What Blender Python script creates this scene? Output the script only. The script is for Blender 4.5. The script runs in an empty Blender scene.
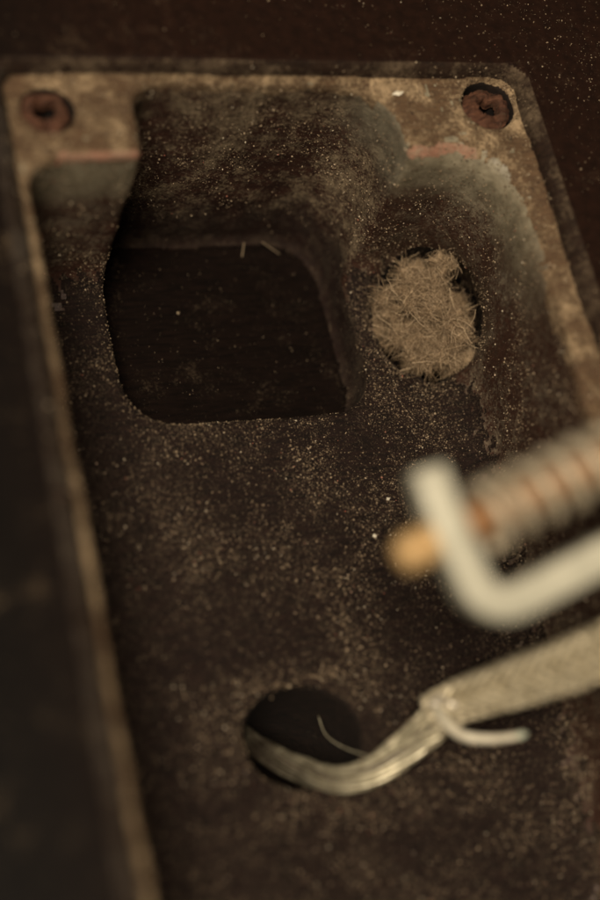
import bpy, bmesh, math, random
import numpy as np
from mathutils import Vector, Matrix

random.seed(7); rng = np.random.default_rng(7)
MM = 0.001                                   # everything is measured in millimetres, built in metres
scene = bpy.context.scene
C = scene.collection

# ------------------------------------------------------------------ camera
FPX, W0, H0 = 1685.3, 600.0, 900.0
CAM = np.array([-43.407, -77.141, 94.898])
CR = np.array([0.93789858, -0.20985715, 0.27623581])
CU = np.array([0.06676444, 0.89058279, 0.44989422])
CV = np.array([0.34042437, 0.40351242, -0.84928733])
cam_data = bpy.data.cameras.new('camera')
cam = bpy.data.objects.new('camera', cam_data); C.objects.link(cam)
cam.matrix_world = Matrix(((CR[0], CU[0], -CV[0], CAM[0]*MM), (CR[1], CU[1], -CV[1], CAM[1]*MM),
                           (CR[2], CU[2], -CV[2], CAM[2]*MM), (0, 0, 0, 1)))
cam_data.sensor_fit = 'VERTICAL'; cam_data.sensor_height = 24.0; cam_data.sensor_width = 16.0
cam_data.lens = FPX / H0 * 24.0
cam_data.clip_start = 0.002; cam_data.clip_end = 5.0
cam_data.dof.use_dof = True
cam_data.dof.focus_distance = 0.1365
cam_data.dof.aperture_fstop = cam_data.lens / 5.4
scene.camera = cam

# ------------------------------------------------------------------ world, lamps, exposure
world = bpy.data.worlds.new('World'); scene.world = world; world.use_nodes = True
wb = world.node_tree.nodes['Background']
wb.inputs['Color'].default_value = (1.0, 0.84, 0.68, 1); wb.inputs['Strength'].default_value = 0.012
def area(name, loc, target, size, watts, col):
    d = bpy.data.lights.new(name, 'AREA'); d.shape = 'DISK'; d.size = size; d.energy = watts; d.color = col
    o = bpy.data.objects.new(name, d); C.objects.link(o)
    o.location = Vector(loc) * MM
    o.rotation_euler = (Vector(target) - Vector(loc)).to_track_quat('-Z', 'Y').to_euler()
    return o
area('desk_lamp_light', (-175, -150, 430), (0, -25, -5), 0.18, 4.1, (1.0, 0.84, 0.65))
scene.view_settings.view_transform = 'Standard'; scene.view_settings.look = 'None'
scene.view_settings.exposure = 0.0; scene.view_settings.gamma = 1.0
scene.view_settings.use_curve_mapping = False
scene.render.resolution_x = 683; scene.render.resolution_y = 1024
scene.render.engine = 'CYCLES'

# ------------------------------------------------------------------ helpers
def ray(px, py):
    return CV + CR*(px-300)/FPX - CU*(py-450)/FPX
def at(px, py, z):                            # a photo pixel on the level z (mm)
    d = ray(px, py); return CAM + d*((z-CAM[2])/d[2])
def on_y(px, py, y):
    d = ray(px, py); return CAM + d*((y-CAM[1])/d[1])

def mesh_obj(name, verts, faces, mat, parent=None, smooth=True):
    me = bpy.data.meshes.new(name)
    v = np.asarray(verts, dtype=np.float32)*MM
    if isinstance(faces, np.ndarray):
        n, k = faces.shape
        me.vertices.add(len(v)); me.vertices.foreach_set('co', v.ravel())
        me.loops.add(n*k); me.loops.foreach_set('vertex_index', faces.astype(np.int32).ravel())
        me.polygons.add(n); me.polygons.foreach_set('loop_start', np.arange(0, n*k, k, dtype=np.int32))
        me.update(calc_edges=True)
    else:
        me.from_pydata(v.tolist(), [], faces)
    me.polygons.foreach_set('use_smooth', np.full(len(me.polygons), smooth))
    me.materials.append(mat); me.update(); me.validate()
    o = bpy.data.objects.new(name, me); C.objects.link(o)
    if parent is not None:
        o.parent = parent
        if parent.type == 'EMPTY': o.location = -parent.location
    return o
def thing(name, label, cat, base, group=None):
    o = bpy.data.objects.new(name, None); C.objects.link(o); o.empty_display_size = .002
    o.location = Vector(base)*MM; o['label'] = label; o['category'] = cat
    if group: o['group'] = group
    return o
def tag(o, label, cat, kind=None, group=None):
    o['label'] = label; o['category'] = cat
    if kind: o['kind'] = kind
    if group: o['group'] = group
    return o

def smooth_path(pts, n):                      # Catmull-Rom through the points
    P = np.asarray(pts, float); P = np.vstack([2*P[0]-P[1], P, 2*P[-1]-P[-2]])
    out = []
    m = len(P)-3
    for t in np.linspace(0, m-1e-6, n):
        i = int(t); f = t-i; a, b, c, d = P[i:i+4]
        out.append(.5*(2*b+(c-a)*f+(2*a-5*b+4*c-d)*f*f+(3*b-a-3*c+d)*f**3))
    return np.array(out)
def frames(path):
    T = np.gradient(path, axis=0); T /= np.linalg.norm(T, axis=1)[:, None]+1e-12
    n = np.cross(T[0], [0.3, 0.2, 1.0]); n /= np.linalg.norm(n)
    N = [n]
    for i in range(1, len(path)):
        n = n - T[i]*np.dot(n, T[i]); n /= np.linalg.norm(n); N.append(n)
    N = np.array(N); return T, N, np.cross(T, N)
def tube(path, rad, sides=8, caps=True):
    path = np.asarray(path, float); T, N, B = frames(path); n = len(path)
    rad = np.broadcast_to(np.asarray(rad, float), (n,))
    a = np.linspace(0, 2*np.pi, sides, endpoint=False)
    V = path[:, None] + rad[:, None, None]*(np.cos(a)[None, :, None]*N[:, None]+np.sin(a)[None, :, None]*B[:, None])
    V = V.reshape(-1, 3)
    i, j = np.meshgrid(np.arange(n-1), np.arange(sides), indexing='ij'); i = i.ravel(); j = j.ravel(); k = (j+1) % sides
    F = np.stack([i*sides+j, i*sides+k, (i+1)*sides+k, (i+1)*sides+j], 1)
    F = [tuple(f) for f in F.tolist()]
    if caps: F += [tuple(range(sides))[::-1], tuple(range((n-1)*sides, n*sides))]
    return V, F
def join(parts):
    V, F, o = [], [], 0
    for v, f in parts:
        V.append(v); F += [tuple(i+o for i in q) for q in f]; o += len(v)
    return np.vstack(V), F

# ------------------------------------------------------------------ materials
def new_mat(name):
    m = bpy.data.materials.new(name); m.use_nodes = True
    nt = m.node_tree; b = nt.nodes['Principled BSDF']
    return m, nt, b
class N:
    def __init__(s, nt): s.nt = nt
    def node(s, t, **kw):
        n = s.nt.nodes.new(t)
        for k, v in kw.items(): setattr(n, k, v)
        return n
    def link(s, a, b): s.nt.links.new(a, b)
    def coord(s, scale=(1, 1, 1)):
        tc = s.node('ShaderNodeTexCoord'); mp = s.node('ShaderNodeMapping')
        mp.inputs['Scale'].default_value = [1000*c for c in scale]
        s.link(tc.outputs['Object'], mp.inputs['Vector']); return mp.outputs['Vector']
    def noise(s, vec, scale, detail=3, rough=.55, dist=0):
        n = s.node('ShaderNodeTexNoise'); n.inputs['Scale'].default_value = scale; n.inputs['Detail'].default_value = detail
        n.inputs['Roughness'].default_value = rough; n.inputs['Distortion'].default_value = dist
        s.link(vec, n.inputs['Vector']); return n.outputs['Fac']
    def ramp(s, fac, stops):
        r = s.node('ShaderNodeValToRGB'); e = r.color_ramp.elements
        while len(e) < len(stops): e.new(.5)
        for q, (p, c) in zip(e, stops):
            q.position = p; q.color = (*c, 1) if isinstance(c, tuple) else (c, c, c, 1)
        s.link(fac, r.inputs['Fac']); return r.outputs['Color']
    def math(s, op, a, b=None):
        m = s.node('ShaderNodeMath', operation=op)
        for i, v in enumerate((a, b)):
            if v is None: continue
            if isinstance(v, (int, float)): m.inputs[i].default_value = v
            else: s.link(v, m.inputs[i])
        return m.outputs[0]
    def mix(s, fac, a, b):
        m = s.node('ShaderNodeMix', data_type='RGBA')
        for k, v in ((0, fac), (6, a), (7, b)):
            if isinstance(v, tuple): m.inputs[k].default_value = (*v, 1)
            elif isinstance(v, (int, float)): m.inputs[k].default_value = v
            else: s.link(v, m.inputs[k])
        return m.outputs[2]

def dusty_wood(name, wood_a, wood_b, dust_a, dust_b, cover, coarse=.5, rough=.62, bump=.5, speck=.5, fine_scale=2.6, spec=.2, toning=None):
    """dark stained wood under a patchy film of dust; cover 0..1 = share of the film"""
    m, nt, b = new_mat(name); g = N(nt)
    v = g.coord(); vg = g.coord((.35, 2.2, 1.0))
    grain = g.noise(vg, 1.6, 4)
    wood = g.mix(g.ramp(grain, [(.35, 0.), (.68, 1.)]), wood_a, wood_b)
    fine = g.noise(v, fine_scale, 5, .72, .4); broad = g.noise(v, .16, 3, .55, .6)
    mid = g.noise(v, .55, 4, .6, .3)
    s = g.math('ADD', fine, g.math('MULTIPLY', g.math('SUBTRACT', broad, .5), coarse*1.6))
    s = g.math('ADD', s, g.math('MULTIPLY', g.math('SUBTRACT', mid, .5), coarse))
    lo = .93-cover*.9
    mask = g.ramp(s, [(max(0, lo-.10), 0.), (min(1, lo+.16), 1.)])
    tint = g.noise(v, 1.1, 4, .6)
    dust = g.mix(g.ramp(tint, [(.35, 0.), (.65, 1.)]), dust_a, dust_b)
    col = g.mix(mask, wood, dust)
    for (z0, wd, xa, xb, fa, fb, sg_, ya, yb) in toning or []:   # height tints with ragged edges; the inverted one paints shade low in the pocket
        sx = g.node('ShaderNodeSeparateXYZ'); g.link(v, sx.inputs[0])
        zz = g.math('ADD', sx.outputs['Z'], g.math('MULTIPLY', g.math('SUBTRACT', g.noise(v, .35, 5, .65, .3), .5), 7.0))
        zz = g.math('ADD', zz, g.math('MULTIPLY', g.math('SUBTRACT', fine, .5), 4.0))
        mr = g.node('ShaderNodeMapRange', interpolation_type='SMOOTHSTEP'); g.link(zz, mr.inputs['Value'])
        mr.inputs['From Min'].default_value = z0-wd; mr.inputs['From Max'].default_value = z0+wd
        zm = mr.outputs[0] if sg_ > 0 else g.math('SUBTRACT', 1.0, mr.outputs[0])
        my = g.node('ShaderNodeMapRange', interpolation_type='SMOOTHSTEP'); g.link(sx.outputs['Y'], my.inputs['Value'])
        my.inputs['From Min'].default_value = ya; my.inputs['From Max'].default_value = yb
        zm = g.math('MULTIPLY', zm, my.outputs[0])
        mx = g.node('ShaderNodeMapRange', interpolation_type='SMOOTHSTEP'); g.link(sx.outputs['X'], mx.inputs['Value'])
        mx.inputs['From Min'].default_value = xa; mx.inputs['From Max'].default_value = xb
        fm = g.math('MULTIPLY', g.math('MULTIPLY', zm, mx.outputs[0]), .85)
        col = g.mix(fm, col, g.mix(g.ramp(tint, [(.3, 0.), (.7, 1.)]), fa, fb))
    vo = g.node('ShaderNodeTexVoronoi'); vo.inputs['Scale'].default_value = 3.4; vo.inputs['Randomness'].default_value = 1
    g.link(v, vo.inputs['Vector'])
    sp = g.ramp(vo.outputs['Distance'], [(.10, 1.), (.24, 0.)])
    pick = g.ramp(vo.outputs['Color'], [(1-speck*.55, 0.), (1-speck*.55+.06, 1.)])
    spk = g.math('MULTIPLY', sp, pick)
    col = g.mix(g.math('MULTIPLY', spk, .75), col, tuple(min(1, c*1.25) for c in dust_b))
    g.link(col, b.inputs['Base Color'])
    g.link(g.ramp(mask, [(0., rough), (1., .95)]), b.inputs['Roughness'])
    b.inputs['Specular IOR Level'].default_value = spec
    h = g.math('ADD', g.math('MULTIPLY', fine, .6), g.math('ADD', g.math('MULTIPLY', mask, .35), g.math('MULTIPLY', grain, .3)))
    bp = g.node('ShaderNodeBump'); bp.inputs['Strength'].default_value = bump; bp.inputs['Distance'].default_value = .00016
    g.link(h, bp.inputs['Height']); g.link(bp.outputs['Normal'], b.inputs['Normal'])
    return m

TAN_A, TAN_B = (.165, .118, .068), (.29, .212, .127)
M = {}
M['top'] = dusty_wood('dark lacquer with dust', (.0035, .0032, .0030), (.006, .005, .0043), (.045, .03, .018), (.13, .095, .055), .25, .5, .45, .25, .3, 3.2, .06, [(-9, 1, -30, -8, (.009, .0047, .0034), (.017, .0078, .0051), 1, -90, -80)])
M['edge'] = dusty_wood('worn lacquer edge', (.010, .006, .0045), (.020, .012, .008), (.030, .0245, .0185), (.052, .042, .032), .46, .22, .45, .3, .35, 3.0, .2)
M['edge_brown'] = dusty_wood('dusty brown edge', (.011, .0065, .0045), (.022, .0125, .008), (.040, .028, .018), (.085, .062, .040), .42, .6, .8, .6, .4, 3.0, .1)
M['ledge'] = dusty_wood('tan dust on wood', (.055, .033, .018), (.095, .058, .031), TAN_A, TAN_B, .46, .65, .8, .9, .35, 3.2)
M['bare'] = dusty_wood('bare reddish wood', (.18, .092, .060), (.28, .152, .104), (.19, .135, .09), (.27, .195, .135), .46, .5, .8, .7, .2)
M['wall'] = dusty_wood('dusty cavity wall', (.020, .0088, .006), (.040, .0175, .011), (.07, .054, .036), (.15, .12, .078), .38, .35, .5, .35, .4, 3.8, .4, [(-6.0, 2.6, -40, -30, (.11, .096, .062), (.24, .212, .145), 1, -24, -10)])
M['floor'] = dusty_wood('dusty dark floor', (.0055, .0035, .0030), (.014, .0074, .0058), (.050, .036, .025), (.16, .118, .079), .355, .07, .8, 1.0, .6, 5.2, .12)
M['pocket'] = dusty_wood('dusty pocket wall', (.018, .0078, .0053), (.036, .0155, .010), (.09, .068, .043), (.20, .155, .098), .47, .5, .7, .6, .5, 3.6, .2, [(-17.5, 2.6, -40, -30, (.007, .0034, .0026), (.014, .0066, .0046), -1, -90, -80), (-6.0, 3.0, 5.0, 9.0, (.09, .081, .056), (.17, .152, .108), 1, -90, -80)])  # dark lower band is the pocket's shade painted into the wall
M['pocket_floor'] = dusty_wood('dark pocket floor', (.003, .0020, .0017), (.0065, .0038, .0029), (.016, .011, .0075), (.045, .033, .022), .28, .4, .9, .7, .35, 3.6, .04)  # floor colour darkened to stand for shade in the pocket
M['hole'] = dusty_wood('bore wood painted shade-dark', (.006, .004, .003), (.012, .007, .005), (.02, .014, .009), (.04, .03, .02), .18, .4, .9, .6, .1)  # bore wood darkened so the shade of the holes is in the colour
M['rust'] = dusty_wood('red splintered wood', (.034, .014, .008), (.085, .037, .020), (.07, .040, .024), (.11, .07, .045), .30, .4, .8, 1.0, .2)

def island_mat(name, stops, rough=.85, spec=.3):
    m, nt, b = new_mat(name); g = N(nt)
    ge = g.node('ShaderNodeNewGeometry')
    g.link(g.ramp(ge.outputs['Random Per Island'], stops), b.inputs['Base Color'])
    b.inputs['Roughness'].default_value = rough; b.inputs['Specular IOR Level'].default_value = spec
    return m
M['grain'] = island_mat('dust grains', [(0., (.03, .021, .014)), (.45, (.10, .072, .046)), (.85, (.20, .15, .096)), (.96, (.32, .25, .168)), (.992, (.40, .35, .26)), (.997, (.22, .07, .045))], .85, .15)
M['fibre'] = island_mat('lint fibres', [(0., (.15, .10, .056)), (.5, (.34, .248, .152)), (1., (.52, .405, .265))], .9)
M['fibre_dark_shade'] = island_mat('dark lint fibres with shade tone', [(0., (.07, .046, .026)), (.5, (.15, .105, .062)), (1., (.27, .20, .125))], .9)
M['lintcore'] = dusty_wood('felted lint', (.10, .068, .038), (.19, .132, .076), (.26, .19, .115), (.40, .305, .195), .48, .6, .95, 1.0, .3)

def metal(name, a, b_, metallic, rough, scale=.8, bump=.15):
    m, nt, b = new_mat(name); g = N(nt); v = g.coord()
    n = g.noise(v, scale, 4, .6)
    g.link(g.mix(g.ramp(n, [(.35, 0.), (.7, 1.)]), a, b_), b.inputs['Base Color'])
    b.inputs['Metallic'].default_value = metallic
    g.link(g.ramp(g.noise(v, scale*3, 3), [(.3, rough-.1), (.7, min(1, rough+.15))]), b.inputs['Roughness'])
    bp = g.node('ShaderNodeBump'); bp.inputs['Strength'].default_value = bump; bp.inputs['Distance'].default_value = .0001
    g.link(g.noise(v, scale*4, 4), bp.inputs['Height']); g.link(bp.outputs['Normal'], b.inputs['Normal'])
    return m
M['nickel'] = metal('dull nickel silver', (.30, .295, .23), (.42, .41, .325), .15, .5, .45)
M['screw'] = metal('rusty brass screw', (.38, .24, .10), (.58, .41, .20), .15, .5, 1.6)
M['rusty'] = metal('brown rusted screw', (.17, .085, .035), (.32, .17, .07), .2, .6, 1.6)  # shaft and tip are one screw; shaded and lit tones painted
M['spring'] = metal('tarnished spring steel', (.34, .29, .20), (.50, .44, .33), .3, .45, 1.2)
M['braid'] = metal('tinned copper braid', (.38, .33, .22), (.60, .54, .39), .45, .4, 1.0)
M['braid_thin'] = metal('bare twisted strands', (.30, .27, .18), (.56, .52, .38), .5, .36, 1.6)
M['braid_dark'] = metal('dark inner core', (.05, .04, .028), (.10, .082, .056), .2, .6, 1.0)  # darker core between the strands
M['strands_shaded'] = M['braid_thin'].copy(); M['strands_shaded'].name = 'strands with grime'
def painted_shade(m):                                 # shade inside the hole, painted into the strand colour as a dark fade
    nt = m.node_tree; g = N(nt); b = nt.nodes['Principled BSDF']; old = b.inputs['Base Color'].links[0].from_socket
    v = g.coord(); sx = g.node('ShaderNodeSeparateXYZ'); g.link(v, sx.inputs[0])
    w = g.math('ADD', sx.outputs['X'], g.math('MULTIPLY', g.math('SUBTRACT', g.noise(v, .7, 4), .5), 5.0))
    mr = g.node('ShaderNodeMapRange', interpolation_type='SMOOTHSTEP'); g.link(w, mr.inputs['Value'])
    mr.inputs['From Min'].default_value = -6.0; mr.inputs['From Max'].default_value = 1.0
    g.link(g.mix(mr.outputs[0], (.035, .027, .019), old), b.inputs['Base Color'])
painted_shade(M['strands_shaded'])
M['braid_core'] = metal('dusty core under the braid', (.22, .18, .115), (.34, .29, .19), .0, .8, 1.0)
M['solder'] = metal('dull solder', (.42, .38, .30), (.58, .54, .45), .6, .34, 2.0, .4)
M['wire'] = metal('pale waxed wire', (.36, .33, .25), (.54, .51, .40), .0, .55, .9, .4)
M['green'] = metal('green corroded tip', (.32, .36, .28), (.42, .44, .34), .1, .6, 1.5)

# ------------------------------------------------------------------ the wooden body: distance field -> surface
H = .2
X0, X1, Y0, Y1, Z0, Z1 = -32., 33., -74., 10., -34., .8
xs = np.arange(X0, X1, H, dtype=np.float32); ys = np.arange(Y0, Y1, H, dtype=np.float32); zs = np.arange(Z0, Z1, H, dtype=np.float32)
GX, GY = np.meshgrid(xs, ys, indexing='ij')

def rrect(x, y, xa, xb, ya, yb, r):           # r = (far right, near right, far left, near left)
    cx, cy = (xa+xb)/2, (ya+yb)/2; px, py = x-cx, y-cy
    rr = np.where(px > 0, np.where(py > 0, r[0], r[1]), np.where(py > 0, r[2], r[3]))
    qx = np.abs(px)-(xb-xa)/2+rr; qy = np.abs(py)-(yb-ya)/2+rr
    return np.minimum(np.maximum(qx, qy), 0)+np.hypot(np.maximum(qx, 0), np.maximum(qy, 0))-rr
def smax(a, b, k):
    h = np.maximum(k-np.abs(a-b), 0); return np.maximum(a, b)+h*h/(4*k)
def vnoise2(x, y, cell, seed):
    r = np.random.default_rng(seed); G = r.random((260, 260)).astype(np.float32)-.5
    u = (x-X0)/cell+3; v = (y-Y0)/cell+3; i = np.floor(u).astype(int); j = np.floor(v).astype(int)
    fu = u-i; fv = v-j; fu = fu*fu*(3-2*fu); fv = fv*fv*(3-2*fv); i %= 259; j %= 259
    return (G[i, j]*(1-fu)*(1-fv)+G[i+1, j]*fu*(1-fv)+G[i, j+1]*(1-fu)*fv+G[i+1, j+1]*fu*fv)*2

def d_recess(x, y): return rrect(x, y, -20.8, 20, -71, 0, (1.6, 2, 1.6, 2))
def d_outer(x, y):  return rrect(x, y, -22.35, 20.9, -72.6, .55, (2.2, 3, 2.6, 3))
def d_main(x, y):   return rrect(x, y, -19.9, 18.0, -68, -7.0, (5.2, 5, 3.0, 5))
def d_pocket(x, y): return rrect(x, y, -11.1, 9.6, -19.85, -.45, (4.8, 3.8, 2.6, 4.2))
def d_wire(x, y):   return (np.hypot((x+2.6)/1.14, (y+46.1)/.98)-3.9)
HOLES = ((-17.7, -3.0, 1.9), (17.5, -2.5, 2.2))
LZ, FZ, PZ = -1.5, -18.8, -24.1
LC = np.array([15.8, -11.9, -18.0]); LA = np.array([.42, .30, -.86]); LA /= np.linalg.norm(LA); LR = 4.5; LE = 1.25   # lint hole, bored aslant

wob = vnoise2(GX, GY, 4.1, 1)*.10 + vnoise2(GX, GY, 1.3, 2)*.025        # uneven hand-routed outlines
dr = d_recess(GX, GY)+wob*.7; do = d_outer(GX, GY)+wob; dm = d_main(GX, GY)+wob; dp = d_pocket(GX, GY)+wob*1.3; dw = d_wire(GX, GY)+wob
t = np.clip(dr, 0, None)/(np.clip(dr, 0, None)+np.clip(-do, 1e-3, None)); t = np.where(do > 0, 1, t)
top = -.85*(1-t)**1.5*np.where(do > 0, 0, 1)
relief = vnoise2(GX, GY, 2.3, 3)*.05+vnoise2(GX, GY, .55, 4)*.045
Z = zs[None, None, :]
S = (Z - top[:, :, None]).astype(np.float32)
def carve(S, d2, zb, kb, ke, rel=1.):
    cav = smax(np.broadcast_to(d2[:, :, None], S.shape).astype(np.float32), (zb+rel*relief)[:, :, None].astype(np.float32)-Z, kb)
    return smax(S, -cav, ke)
S = carve(S, dr, LZ, .5, .3)
sm_ = np.clip((GX-8)/6, 0, 1)*np.clip((GY+22)/8, 0, 1); KM = (.75+1.9*sm_)[:, :, None].astype(np.float32)
S = carve(S, dm, FZ, 3.6, KM)
S = carve(S, dp, PZ, 2.2, .9)
S = carve(S, dw, -33.0, .5, 1.0)
for hx, hy, hr in HOLES:
    S = carve(S, np.hypot(GX-hx, GY-hy)-hr+wob, -4.6, .3, .35)
# slanted bore for the lint
e1 = np.cross([0, 1, 0], LA); e1 /= np.linalg.norm(e1); e2 = np.cross(LA, e1)
q = [GX[:, :, None]-LC[0], GY[:, :, None]-LC[1], Z-LC[2]]
al = q[0]*LA[0]+q[1]*LA[1]+q[2]*LA[2]
rad = np.hypot(q[0]*e1[0]+q[1]*e1[1]+q[2]*e1[2], (q[0]*e2[0]+q[1]*e2[1]+q[2]*e2[2])/LE).astype(np.float32)-LR+wob[:, :, None]*2.5+vnoise2(GX, GY, 1.6, 91)[:, :, None]*.3
cyl = np.maximum(np.maximum(rad, -al-6.0), al-8)
S = smax(S, -cyl.astype(np.float32), 1.5)
del rad, al, cyl, q
# wall roughness
nz = np.random.default_rng(5)
def vnoise_z(cell, seed):
    r = np.random.default_rng(seed); k = int((Z1-Z0)/cell)+3
    ox = r.random(k)*40; out = np.empty(S.shape, np.float32)
    sl = [vnoise2(GX+o, GY-o*1.3, cell, seed+i+1).astype(np.float32) for i, o in enumerate(ox)]
    for iz, z in enumerate(zs):
        u = (z-Z0)/cell; i = int(u); f = u-i; f = f*f*(3-2*f); out[:, :, iz] = sl[i]*(1-f)+sl[i+1]*f
    return out
inner = np.clip((-Z-.05)/.8, 0, 1).astype(np.float32)
S += vnoise_z(2.2, 20)*.05*inner
S += vnoise_z(.6, 60)*.022*inner

def surface_nets(S):
    sg = S < 0; nx, ny, nz_ = S.shape
    cnt = np.zeros((nx-1, ny-1, nz_-1), np.uint8)
    for a in (0, 1):
        for b in (0, 1):
            for c in (0, 1): cnt += sg[a:nx-1+a, b:ny-1+b, c:nz_-1+c]
    I, J, K = np.nonzero((cnt > 0) & (cnt < 8))
    idx = np.full(cnt.shape, -1, np.int32); idx[I, J, K] = np.arange(len(I))
    cv = {(a, b, c): S[I+a, J+b, K+c] for a in (0, 1) for b in (0, 1) for c in (0, 1)}
    acc = np.zeros((len(I), 3)); n = np.zeros(len(I))
    for p in cv:
        for ax in range(3):
            if p[ax]: continue
            q_ = list(p); q_[ax] = 1; u, w = cv[p], cv[tuple(q_)]
            x = (u < 0) != (w < 0); tt = np.where(x, u/np.where(x, u-w, 1), 0)
            pt = np.tile(np.array(p, float), (len(I), 1)); pt[:, ax] = tt
            acc += pt*x[:, None]; n += x
    V = np.stack([I, J, K], 1)+acc/n[:, None]
    V = V*H+np.array([X0, Y0, Z0])
    F = []
    for ax in range(3):
        sh = [slice(None)]*3; sh2 = [slice(None)]*3; sh[ax] = slice(0, -1); sh2[ax] = slice(1, None)
        A, B = sg[tuple(sh)], sg[tuple(sh2)]
        P = np.stack(np.nonzero(A != B), 1)
        o1, o2 = [(1, 2), (2, 0), (0, 1)][ax]
        ok = (P[:, o1] > 0) & (P[:, o2] > 0) & (P[:, o1] < S.shape[o1]-1) & (P[:, o2] < S.shape[o2]-1)
        P = P[ok]; inside = A[tuple(P.T)]
        def cell(d1, d2):
            Q = P.copy(); Q[:, o1] -= d1; Q[:, o2] -= d2; return idx[tuple(Q.T)]
        quad = np.stack([cell(1, 1), cell(0, 1), cell(0, 0), cell(1, 0)], 1)
        quad = np.where(inside[:, None], quad, quad[:, ::-1])
        F.append(quad)
    return V, np.vstack(F)
BV, BF = surface_nets(S); del S
BF = BF[(BF >= 0).all(1)]
# drop the box bottom/sides of the field (only the carved skin is wanted)
cen = BV[BF].mean(1)
nrm = np.cross(BV[BF[:, 2]]-BV[BF[:, 0]], BV[BF[:, 3]]-BV[BF[:, 1]])
area_f = np.linalg.norm(nrm, axis=1)/2; nrm /= 2*area_f[:, None]+1e-12

x, y, z = cen.T
DM, DP, DR, DO, DW = d_main(x, y), d_pocket(x, y), d_recess(x, y), d_outer(x, y), d_wire(x, y)
lq = cen-LC; lal = lq@LA; lrad = np.hypot(lq@e1, lq@e2/LE)
reg = np.full(len(cen), 'cavity_wall', dtype=object)
reg[(DO > 0) & (z > -.5)] = 'top_surface'
reg[(DO <= 0) & (DR > -.12) & (z > -1.25)] = 'worn_edge'
rj_ = .65*np.clip((x-11)/4, 0, 1)*np.clip((y+20)/6, 0, 1)*(DM < .55)+vnoise2(x, y, 1.2, 51)*.5+vnoise2(x, y, .45, 52)*.4
led = (z > LZ-.65+rj_-np.where((np.abs(x) > 15) & (y < -11), .7, 0)) & (DR <= .3) & (DM > -.7) & (DP > -.45) & (reg == 'cavity_wall')
reg[led] = 'ledge'
fj_ = vnoise2(x+z*.6, y-z*.5, 1.5, 81)*.35+vnoise2(x+z*.6, y-z*.5, .45, 82)*.45
reg[(z < FZ+2.6) & (z > FZ-.9) & (DM < .2) & (nrm[:, 2] > .42+fj_)] = 'cavity_floor'
reg[(z < -9) & (DM < -2.5) & (z > FZ-.8)] = 'cavity_floor'
pk = ((DP < .35) & (z < LZ-.35) & ((y > -7.3) | (z < FZ-.55)))
reg[pk] = 'pocket_wall'
reg[pk & (nrm[:, 2] > .6) & (z < PZ+1.2)] = 'pocket_floor'
reg[pk & (y > -1.75+rj_*.8) & (z > -2.7+rj_)] = 'ledge'
reg[(DW < .35) & (z < FZ-.35)] = 'wire_hole'
reg[(lrad < LR+.1) & ((z < FZ-.5) | (x > 18.15) | (lrad > LR-.45) & (DM > -.3) & (z < -9))] = 'lint_hole'
for hi, (hx, hy, hr) in enumerate(HOLES):
    reg[(np.hypot(x-hx, y-hy) < hr+.25) & (z < LZ-.15) & (z > -5.5)] = 'screw_hole%d' % hi
jag = vnoise2(x, y*0, .9, 31)*.35+vnoise2(x*2, y*0, .9, 32)*.2
bare = (np.abs(y+7.0) < 1.1) & (z > -2.3+jag*.4) & (z < -1.2) & (nrm[:, 1] < -.42+jag*.15) & (((x > -17.6) & (x < -11.0)) | ((x > 9.3) & (x < 15.6)))
reg[bare] = 'bare_edge'

body = thing('guitar_body', 'dark brown wooden guitar body with a dusty routed cavity', 'guitar body', (0, -30, -45))
def region(key, name, mat, parent):
    f = BF[reg == key]; u, inv = np.unique(f, return_inverse=True)
    return mesh_obj(name, BV[u], inv.reshape(f.shape), mat, parent)
region('top_surface', 'top_surface', M['top'], body)
reg[(reg == 'worn_edge') & ((y > -.35) | (x > 19.5))] = 'worn_far'
region('worn_edge', 'worn_edge', M['edge'], body)
wf = region('worn_far', 'worn_edge', M['edge_brown'], body); wf['label'] = 'dusty brown far and right edge of the cavity'
lg = region('ledge', 'ledge', M['ledge'], body)
reg[bare & (x > 0)] = 'bare_edge1'
for k_ in ('bare_edge', 'bare_edge1'):
    be = region(k_, 'bare_wood_edge', M['bare'], lg); be['label'] = 'reddish bare wood along the ledge edge'
region('cavity_wall', 'cavity_wall', M['wall'], body)
region('cavity_floor', 'cavity_floor', M['floor'], body)
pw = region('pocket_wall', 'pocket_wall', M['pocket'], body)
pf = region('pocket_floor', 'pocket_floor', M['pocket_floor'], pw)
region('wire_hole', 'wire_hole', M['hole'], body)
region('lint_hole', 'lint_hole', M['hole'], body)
sh = [region('screw_hole0', 'screw_hole', M['hole'], body), region('screw_hole1', 'screw_hole', M['hole'], body)]

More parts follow.
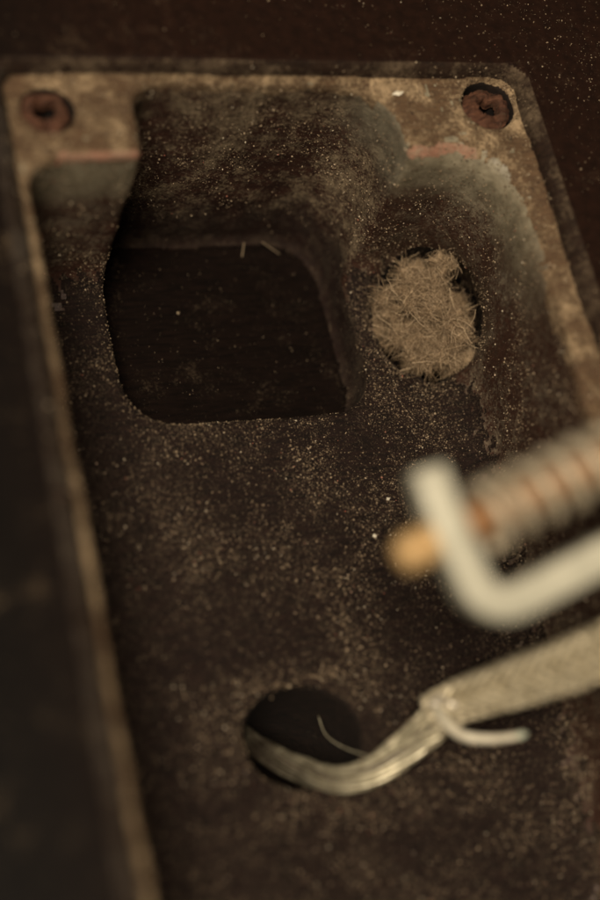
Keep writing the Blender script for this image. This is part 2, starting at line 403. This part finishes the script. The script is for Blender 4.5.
# splintered reddish wood around each screw bore
def splinter_ring(hx, hy, z0, ro, ri, offx, offy, seed, parent):
    r = np.random.default_rng(seed); na, nr = 44, 9; V, F = [], []
    ph = r.random((6,))*6.3; am = r.random((6,))*.15
    rows = [(j/(nr-1), 0) for j in range(nr)] + [(1., -.5), (1., -1.0)]
    for u, dz in rows:
        for i in range(na):
            a = 2*math.pi*i/na
            w = sum(am[k]*math.sin((k+2)*a+ph[k]) for k in range(6))
            R = ro*(1-u)+ri*(1+w*1.3)*u; zz = z0+dz+.55*math.sin(math.pi*u*.75)*(1+3*w) + r.normal()*.09
            R *= 1+r.normal()*.03
            V.append((hx+offx*u+R*math.cos(a), hy+offy*u+R*math.sin(a), zz))
    for j in range(len(rows)-1):
        for i in range(na): k = (i+1) % na; F.append((j*na+i, j*na+k, (j+1)*na+k, (j+1)*na+i))
    o = mesh_obj('splintered_wood', np.array(V), F, M['rust'], parent); o['label'] = 'reddish splintered wood round the screw bore'
    zz = np.array([z0-.7, z0-3, z0-8]); P = np.c_[np.full(3, hx+offx), np.full(3, hy+offy), zz]
    v, f = tube(P, ri*1.25, 24, False); f.append(tuple(range(48, 72)))
    mesh_obj('screw_bore', v, [q_[::-1] for q_ in f], M['black'], parent)
M['black'] = dusty_wood('bore with shade in its colour', (.004, .0025, .002), (.008, .005, .004), (.01, .008, .006), (.02, .015, .01), .15, .3, .9, .5, .05)  # bore wall coloured near black to paint the shade inside
splinter_ring(HOLES[0][0]-.1, HOLES[0][1]+.12, -2.25, 1.85, .9, -.05, .1, 3, sh[0])
splinter_ring(HOLES[1][0]+.15, HOLES[1][1]+.1, -2.35, 2.0, .9, .1, .05, 8, sh[1])

# the rest of the body block round the carved patch
def slab():
    a, b, c, d = X0+.35, X1-.45, Y0+.35, Y1-.45
    A, B, Cc, D = -62, 70, -104, 34; zt = -.012; zb = -45
    V = [(A, Cc, zt), (B, Cc, zt), (B, D, zt), (A, D, zt), (a, c, zt), (b, c, zt), (b, d, zt), (a, d, zt),
         (A, Cc, zb), (B, Cc, zb), (B, D, zb), (A, D, zb)]
    F = [(0, 1, 5, 4), (1, 2, 6, 5), (2, 3, 7, 6), (3, 0, 4, 7), (0, 8, 9, 1), (1, 9, 10, 2), (2, 10, 11, 3), (3, 11, 8, 0), (8, 11, 10, 9)]
    return V, F
mesh_obj('body_block', *slab(), M['top'], body, smooth=False)

# ------------------------------------------------------------------ loose dust: grains lying on every surface
GR = {'v': [], 'f': [], 'n': 0}
OCT = np.array([(1, 0, 0), (-1, 0, 0), (0, 1, 0), (0, -1, 0), (0, 0, 1), (0, 0, -1)], float)
OF = np.array([(0, 2, 4), (2, 1, 4), (1, 3, 4), (3, 0, 4), (2, 0, 5), (1, 2, 5), (3, 1, 5), (0, 3, 5)])
def grains(pts, nr, smin, smax_, power=2.2):
    n = len(pts); s = smin+(smax_-smin)*rng.random(n)**power
    R = rng.normal(size=(n, 3, 3)); Q, _ = np.linalg.qr(R)
    sc = OCT[None]*(s[:, None, None]*(.55+.9*rng.random((n, 1, 3))))*.5*(.8+.4*rng.random((n, 6, 1)))
    V = sc@Q + (pts+nr*s[:, None]*.22)[:, None]
    GR['v'].append(V.reshape(-1, 3)); GR['f'].append((OF[None]+6*np.arange(n)[:, None, None]).reshape(-1, 3)+GR['n']); GR['n'] += 6*n
def sample(keys, density, smin, smax_, keep=None, power=2.2, upmin=-1):
    m = np.isin(reg, keys) & (nrm[:, 2] > upmin) & (x > -29) & (y > -66)
    ids = np.nonzero(m)[0]; w = area_f[ids]; n = int(w.sum()*density)
    if n == 0: return
    ids = rng.choice(ids, n, p=w/w.sum()); u = rng.random((n, 2, 1))
    q4 = BV[BF[ids]]; P = (q4[:, 0]*(1-u[:, 0])+q4[:, 1]*u[:, 0])*(1-u[:, 1])+(q4[:, 3]*(1-u[:, 0])+q4[:, 2]*u[:, 0])*u[:, 1]
    nn = nrm[ids]
    cl = vnoise2(P[:, 0]+P[:, 2], P[:, 1]-P[:, 2]*.7, 4.0, 11)+vnoise2(P[:, 0]+P[:, 2], P[:, 1]-P[:, 2]*.7, 1.3, 12)*.7
    k = rng.random(n) < np.clip(.45+cl*.65, .06, 1)
    if keep is not None: k &= keep(P)
    grains(P[k], nn[k], smin, smax_, power)
sample(['cavity_floor'], 60, .04, .18, lambda P: rng.random(len(P)) < np.clip((P[:, 0]+21)/14+vnoise2(P[:, 0], P[:, 1], 2.6, 71)*.5, .12, 1), 2.8)
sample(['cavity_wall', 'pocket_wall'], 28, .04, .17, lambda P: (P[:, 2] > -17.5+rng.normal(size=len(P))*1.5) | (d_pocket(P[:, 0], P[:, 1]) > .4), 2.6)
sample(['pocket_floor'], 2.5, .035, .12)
sample(['ledge', 'bare_edge', 'bare_edge1'], 14, .05, .2)
sample(['worn_edge', 'worn_far'], 6, .05, .2)
sample(['top_surface'], 7, .035, .17, lambda P: rng.random(len(P)) < np.clip(.12+(P[:, 0]-4)/26+(P[:, 1])/30, .03, 1), 2.6)
sample(['lint_hole'], 3, .05, .16)
# dribbles of dust lying in streaks on the floor
for (a, b_, n, wd) in (((545, 700), (562, 792), 170, .22), ((480, 425), (492, 470), 120, .35), ((338, 560), (352, 700), 90, .3), ((250, 690), (345, 672), 160, .35)):
    A, B = at(*a, FZ+.1), at(*b_, FZ+.1); u = rng.random((n, 1))
    P = A+(B-A)*u+np.c_[rng.normal(size=(n, 2))*wd, np.zeros(n)]
    grains(P, np.tile([0, 0, 1.], (n, 1)), .08, .26, 1.8)
tag(mesh_obj('dust_grains', np.vstack(GR['v']), np.vstack(GR['f']), M['grain'], None, False),
    'fine tan dust and grit scattered over the wooden cavity', 'dust', kind='stuff')

# ------------------------------------------------------------------ wad of lint in the slanted hole
Lc = on_y(428, 312, -11.4)
toward = (CAM-Lc)/np.linalg.norm(CAM-Lc)
lint = thing('lint_wad', 'fluffy tan wad of lint packed in the round hole beside the pocket', 'lint', LC-[0, 0, 3])
ax = -LA; LX, LE2 = 4.2, 1.24
bm = bmesh.new(); bmesh.ops.create_icosphere(bm, subdivisions=4, radius=1)
ICO = np.array([v.co for v in bm.verts]); ICF = [tuple(v.index for v in f.verts) for f in bm.faces]; bm.free()
clumps = []; tries = 0
while len(clumps) < 58 and tries < 9000:
    tries += 1
    u, v = rng.uniform(-1, 1, 2); rr = math.hypot(u, v)
    th_ = math.atan2(v, u)
    if rr > .84+.13*math.sin(3*th_+1)+.10*math.sin(5*th_+.4) or (u > .2 and v > .42) or (u < -.42 and -.05 < v < .62): continue
    r_ = rng.uniform(.13, .30)
    if any(math.hypot(u-a, v-b) < .70*(r_+c) for a, b, c, _ in clumps): continue
    clumps.append((u, v, r_, (1-.5*rr*rr)+rng.normal()*.3+.75*math.sin(u*4.6+1)*math.sin(v*5.2+.5)))
n_top = len(clumps)
for _ in range(26):                           # a lower layer, pressed deeper into the hole
    a, q_ = rng.random()*6.283, math.sqrt(rng.random())*.86
    clumps.append((q_*math.cos(a), q_*math.sin(a), rng.uniform(.22, .32), -.75+rng.normal()*.2))
cl_parts = []; fv = []; fd = []
for ci, (u, v, r_, hh) in enumerate(clumps):
    ctr = LC+e1*u*LX+e2*v*LX*LE2+ax*(hh*2.1-.8)
    kk = rng.normal(size=(7, 3)); ff = rng.uniform(3, 19, 7); pp = rng.random(7)*6
    nse = sum(np.sin((ICO@kk[q_]/np.linalg.norm(kk[q_]))*ff[q_]+pp[q_])*(.62/ff[q_]**.75) for q_ in range(7))
    sc = r_*LX*rng.uniform(.9, 1.25, 3)
    D = ICO*(1+nse)[:, None]*sc
    D = D*.66
    cl_parts.append((ctr+D[:, :1]*e1+D[:, 1:2]*e2+D[:, 2:]*ax, ICF))
    for i in range(190 if ci < n_top else 50):
        d = rng.normal(size=3); d /= np.linalg.norm(d); d = d if d@ax > -.2 else -d
        p0 = ctr+d*np.mean(sc)*rng.uniform(.6, 1.12)
        big = i % 20 == 0; L = rng.uniform(1.6, 3.2) if big else rng.uniform(.9, 2.4); n = 10
        d2 = np.cross(d, rng.normal(size=3)); d2 /= np.linalg.norm(d2)
        bend = np.cross(d2, d)*rng.normal()*1.2+rng.normal(size=3)*.4-d*.75
        pts = [p0]
        for _ in range(n-1):
            d2 = d2+bend*.5+rng.normal(size=3)*.3; d2 /= np.linalg.norm(d2); pts.append(pts[-1]+d2*L/(n-1))
        (fd if (i*7+ci) % 3 == 0 or ci >= n_top else fv).append(tube(np.array(pts), rng.uniform(.018, .028) if big else rng.uniform(.008, .019), 3, False))  # lower layer all dark, shade painted by depth; others dark at random
for i in range(16):                           # longer pale wisps curling over the top
    u, v, r_, hh = clumps[rng.integers(len(clumps))]
    p = LC+e1*u*LX+e2*v*LX*LE2+ax*(hh*1.9-.6+r_*LX*1.12); a = rng.random()*6.3; k = rng.normal()*.14; pts = [p]; L = rng.uniform(1.2, 3.2)
    for _ in range(17):
        k += rng.normal()*.07; k *= .9; a += k
        p = p+(e1*math.cos(a)+e2*math.sin(a)-ax*.10+ax*rng.normal()*.18)*L/17; pts.append(p)
    fv.append(tube(smooth_path(pts, 26), rng.uniform(.014, .028), 4, False))
mesh_obj('core', *join(cl_parts), M['lintcore'], lint)
fo = mesh_obj('fibres', *join(fv), M['fibre'], lint); fo['kind'] = 'stuff'
fo = mesh_obj('fibres', *join(fd), M['fibre_dark_shade'], lint); fo['kind'] = 'stuff'; fo['label'] = 'darker fibres of the lint, lower layer toned as shade'

# ------------------------------------------------------------------ loose fibres and crumbs one can pick out
def fibre(name, pts, r, mat, label, cat):
    pth = smooth_path(pts, 14); tag(mesh_obj(name, *tube(pth, r, 6), mat), label, cat)
def chip(name, P, size, seed, mat, label, cat, flat=.5):
    r = np.random.default_rng(seed); V = OCT*np.array(size)*.5*(.75+.5*r.random((6, 1))); a = r.random()*.5
    V2 = [Vector(v) for v in V]
    bm = bmesh.new()
    vs = [bm.verts.new(Matrix.Rotation(a, 3, 'Z') @ v) for v in V2]
    for f in OF: bm.faces.new([vs[i] for i in f])
    bmesh.ops.subdivide_edges(bm, edges=bm.edges[:], cuts=1, use_grid_fill=True)
    for v in bm.verts: v.co += Vector(r.normal(size=3))*min(size)*.09
    bm.verts.index_update()
    vv = np.array([v.co for v in bm.verts])+P; ff = [tuple(v.index for v in f.verts) for f in bm.faces]; bm.free()
    tag(mesh_obj(name, vv, ff, mat, None, False), label, cat)
M['pale'] = metal('pale chip', (.50, .46, .36), (.62, .58, .47), 0, .7)
M['splint'] = metal('tan splinter', (.14, .105, .065), (.22, .168, .105), 0, .8)
PF = PZ+.22
fibre('wood_splinter', [on_y(244, 243, -1.2), on_y(243, 250, -1.5), on_y(242, 257, -1.9)], .06, M['splint'], 'short upright pale splinter at the foot of the pocket wall', 'splinter')
fibre('wood_splinter', [on_y(262, 242, -1.0), on_y(272, 249, -1.3), on_y(284, 257, -1.7)], .05, M['splint'], 'slanted pale splinter at the foot of the pocket wall', 'splinter')
chip('wood_crumb', at(131, 252, PF), (.55, .35, .3), 4, M['splint'], 'tan crumb at the left end of the pocket wall foot', 'crumb')
chip('paint_chip', at(398, 93, LZ+.12), (.95, .5, .3), 5, M['pale'], 'pale chip lying on the ledge between pocket and right screw hole', 'chip')
chip('grit_crumb', at(388, 499, FZ+.15), (.42, .36, .3), 6, M['pale'], 'bright pale crumb on the floor left of the bracket', 'crumb')
chip('grit_crumb', at(375, 536, FZ+.15), (.40, .42, .3), 9, M['pale'], 'bright pale crumb on the floor beside the screw tip', 'crumb')
chip('grit_crumb', at(178, 313, PZ+.1), (.3, .3, .25), 10, M['splint'], 'tiny pale crumb on the dark pocket floor', 'crumb')

# ------------------------------------------------------------------ pickup bracket with its screw and spring
ZB = 12.0
tip = at(395, 560, ZB); s_ = at(600, 462, ZB+2.6)-tip; s_ /= np.linalg.norm(s_)       # screw axis, rising a little to the right
th = at(447, 540, ZB)                                                                 # screw passes the tab here
w_ = (th-CAM)/np.linalg.norm(th-CAM)                                                  # sight line at the tab
td = -CU*140+CR*56; a_ = td-s_*np.dot(td, s_); a_ /= np.linalg.norm(a_)               # down the tab
b_ = np.cross(s_, a_)
mpp = np.dot(th-CAM, CV)/FPX                                                          # mm per photo pixel there
th = tip+s_*np.dot(th-tip, s_)
up_len, dn_len = 70*mpp, 88*mpp
br = thing('pickup_bracket', 'bent dull metal pickup bracket with a rusty screw and coil spring', 'pickup bracket', th+a_*dn_len+s_*40)
# centre line of the L in the (s, a) plane, rounded bend, then swept across b
TH = 2.1; rb = 2.0
c2 = [(0.35, -up_len), (0.1, -up_len*.5), (0, 0), (0, dn_len-rb)]
for k in range(1, 10):
    an = k/9*math.pi/2; c2.append((rb-rb*math.cos(an), dn_len-rb+rb*math.sin(an)))
c2 += [(rb+6, dn_len-.1), (rb+14, dn_len), (rb+42, dn_len)]
c2 = np.array(c2); tg = np.gradient(c2, axis=0); tg /= np.linalg.norm(tg, axis=1)[:, None]; nn2 = np.c_[-tg[:, 1], tg[:, 0]]
bm = bmesh.new(); HB = (-1.3, 1.3); rows = []
for k, (c, n_) in enumerate(zip(c2, nn2)):
    wtab = 1.0 if k else .72
    row = []
    for (o, bb) in ((TH/2, HB[0]), (TH/2, HB[1]), (-TH/2, HB[1]), (-TH/2, HB[0])):
        q_ = c+n_*o; row.append(bm.verts.new(Vector(th+s_*q_[0]+a_*q_[1]+b_*bb*wtab)))
    rows.append(row)
for r0, r1 in zip(rows, rows[1:]):
    for i in range(4): j = (i+1) % 4; bm.faces.new((r0[i], r0[j], r1[j], r1[i]))
bm.faces.new(rows[0][::-1]); bm.faces.new(rows[-1])
bmesh.ops.recalc_face_normals(bm, faces=bm.faces[:])
ed = [e for e in bm.edges if e.is_manifold and e.calc_face_angle(0) > .9]
bmesh.ops.bevel(bm, geom=ed, offset=.28, segments=3, affect='EDGES', profile=.5)
bm.verts.index_update()
mesh_obj('bracket_plate', np.array([v.co for v in bm.verts]), [tuple(v.index for v in f.verts) for f in bm.faces], M['nickel'], br); bm.free()
# the pickup itself, beyond the right edge of the picture, lying on the body
pe = th+s_*46+a_*dn_len; bm = bmesh.new()
bmesh.ops.create_cube(bm, size=1.0, matrix=Matrix.Translation((pe[0]+6, pe[1]+6, 9.02)) @ Matrix.Diagonal((20, 38, 18, 1)))
bmesh.ops.bevel(bm, geom=bm.edges[:], offset=1.5, segments=3, affect='EDGES'); bm.verts.index_update()
mesh_obj('pickup_cover', np.array([v.co for v in bm.verts]), [tuple(v.index for v in f.verts) for f in bm.faces], M['nickel'], br); bm.free()
# threaded screw
LS = 50.0; nt_, sd = 900, 20; pitch = .62; V = []; F = []
for i in range(nt_):
    l = -((th-tip)@s_)+LS*i/(nt_-1); e = l+((th-tip)@s_)
    for j in range(sd):
        an = 2*math.pi*j/sd; ph = (l/pitch-j/sd) % 1
        r_ = (1.25-.28*(1-abs(2*ph-1)))*(min(1, math.sqrt(max(0, 1-(1-min(1, e/.9))**2))*.9+.1) if e < .9 else 1)
        V.append(th+s_*l+(a_*math.cos(an)+b_*math.sin(an))*r_)
for i in range(nt_-1):
    for j in range(sd): k = (j+1) % sd; F.append((i*sd+j, i*sd+k, (i+1)*sd+k, (i+1)*sd+j))
F += [tuple(range(sd))[::-1], tuple(range((nt_-1)*sd, nt_*sd))]
cut = int(nt_*((th-tip)@s_-.2)/LS)
scr = mesh_obj('screw', np.array(V)[cut*sd:], [tuple(i-cut*sd for i in f) for f in F if min(f) >= cut*sd], M['rusty'], br)
tp = mesh_obj('screw_tip', np.array(V)[:(cut+1)*sd], [f for f in F if max(f) < (cut+1)*sd], M['screw'], scr); tp['label'] = 'brass coloured tip of the screw, painted brighter as lit'
# coil spring round the screw, starting on the tab
turns = 24; pr = 1.75; tt = np.linspace(0, turns*2*math.pi, turns*22)
adv = TH/2+1.4+np.where(tt < 6.28, tt/6.28*.55, .55+(tt-6.28)/6.28*pr)
sp = th+s_*adv[:, None]+(a_*np.cos(tt)[:, None]+b_*np.sin(tt)[:, None])*1.85
mesh_obj('coil_spring', *tube(sp, .38, 8), M['spring'], br)

# ------------------------------------------------------------------ braided pickup cable coming out of the wire hole
pts_thin = [at(226, 722, -26.5), at(249, 741, -24.2), at(272, 756, -22.3), at(303, 770, -20.3), at(337, 780, -18.1), at(372, 772, -16.4), at(405, 748, -14.8), at(435, 722, -12.8), at(452, 708, -11.8)]
pts_thick = [at(432, 716, -12.4), at(462, 700, -10.8), at(510, 684, -6.0), at(560, 668, -1.2), at(600, 652, 2.6), at(650, 632, 5.6), np.array([24., -47.8, 5.2]), np.array([36., -47, 1.75]), np.array([46., -46, 1.75])]
cb = thing('braided_cable', 'frayed tan braided cable coming out of the round floor hole', 'cable', pts_thick[-1]-[0, 0, 1.7])
def braid(pts, n, r, wires, twist, wr, both=True, core=.86):
    P = smooth_path(pts, n); T, Nn, Bn = frames(P); ln = np.r_[0, np.cumsum(np.linalg.norm(np.diff(P, axis=0), axis=1))]
    rr = np.interp(ln/ln[-1], np.linspace(0, 1, len(r)), r); out = []
    for sgn in ((1, -1) if both else (1,)):
        for k in range(wires):
            an = sgn*ln*twist+2*math.pi*k/wires
            und = .07*np.cos(an*wires*.5+(0 if sgn > 0 else math.pi)) if both else 0
            rj = 0 if both else .035*np.sin(ln*rng.uniform(.4, 1.2)+rng.random()*6)+rng.uniform(-.04, .03)
            an = an if both else an+.12*np.sin(ln*rng.uniform(.3, .9)+rng.random()*6)
            Q = P+(Nn*np.cos(an)[:, None]+Bn*np.sin(an)[:, None])*(rr+und+rj)[:, None]
            out.append(tube(Q, wr*(.85+.3*rng.random()), 5))
    return tube(P, rr*core, 14), join(out)
core, wires = braid(pts_thick, 260, [1.32, 1.52, 1.56, 1.58, 1.6, 1.65, 1.7], 10, .50, .25)
sheath = mesh_obj('braided_sheath', *core, M['braid_core'], cb); w2 = mesh_obj('braid_strands', *wires, M['braid'], sheath)
core, wires = braid(pts_thin, 200, [.70, .70, .74, .82, .90, 1.04, 1.14], 10, .20, .22, False, .80)
inner_w = mesh_obj('twisted_strands', *wires, M['strands_shaded'], cb); mesh_obj('inner_core', *core, M['braid_dark'], inner_w); inner_w['label'] = 'thin bare strands leading into the hole'
# pale wire end curling out of the fray
wp = [at(436, 706, -10.2), at(446, 722, -9.2), at(464, 736, -8.6), at(492, 739, -8.0), at(518, 736, -7.6)]
we = smooth_path(wp, 30); wo = mesh_obj('wire_end', *tube(we, np.interp(np.linspace(0, 1, 30), [0, .3, 1], [.38, .40, .28]), 10), M['wire'], cb)
te = smooth_path([at(517, 736, -7.6), at(522, 735, -7.5), at(527, 733, -7.4)], 6)
mesh_obj('corroded_tip', *tube(te, [.28, .29, .28, .26, .2, .1], 10), M['green'], wo)
for (px, py, zz, rr) in ((438, 702, -9.9, .46), (453, 705, -9.5, .36)):
    bm = bmesh.new(); bmesh.ops.create_icosphere(bm, subdivisions=3, radius=rr); P = at(px, py, zz)
    vv = np.array([np.array(v.co)*(1+.22*math.sin(v.co.x*6+v.co.y*7+px))*np.array([1.35, .9, .7]) for v in bm.verts])+P
    mesh_obj('solder_blob', vv, [tuple(v.index for v in f.verts) for f in bm.faces], M['solder'], cb); bm.free()
# stray strands at the fray and one thin strand looping in the hole
PT = smooth_path(pts_thin, 200); TT, NN, BB = frames(PT)
for k in range(30):
    a0 = 2*math.pi*k/30+rng.normal()*.1; ln_ = int(rng.uniform(16, 60)); q_ = []
    for f_ in np.linspace(0, 1, 5):
        i_ = 199-int(f_*ln_); rr_ = 1.40-.30*min(1, f_*2.2)+(rng.uniform(-.03, .22)*f_)
        a1 = a0+f_*rng.uniform(.0, .5); q_.append(PT[i_]+(NN[i_]*math.cos(a1)+BB[i_]*math.sin(a1))*rr_)
    mesh_obj('frayed_strand', *tube(smooth_path(q_, 14), rng.uniform(.07, .13), 5), M['braid_thin' if k % 3 else 'braid'], cb)
mesh_obj('stray_strand', *tube(smooth_path([at(318, 715, -23), at(326, 735, -21.5), at(345, 748, -19.6), at(372, 757, -17)], 16), .06, 5), M['braid_thin'], cb)
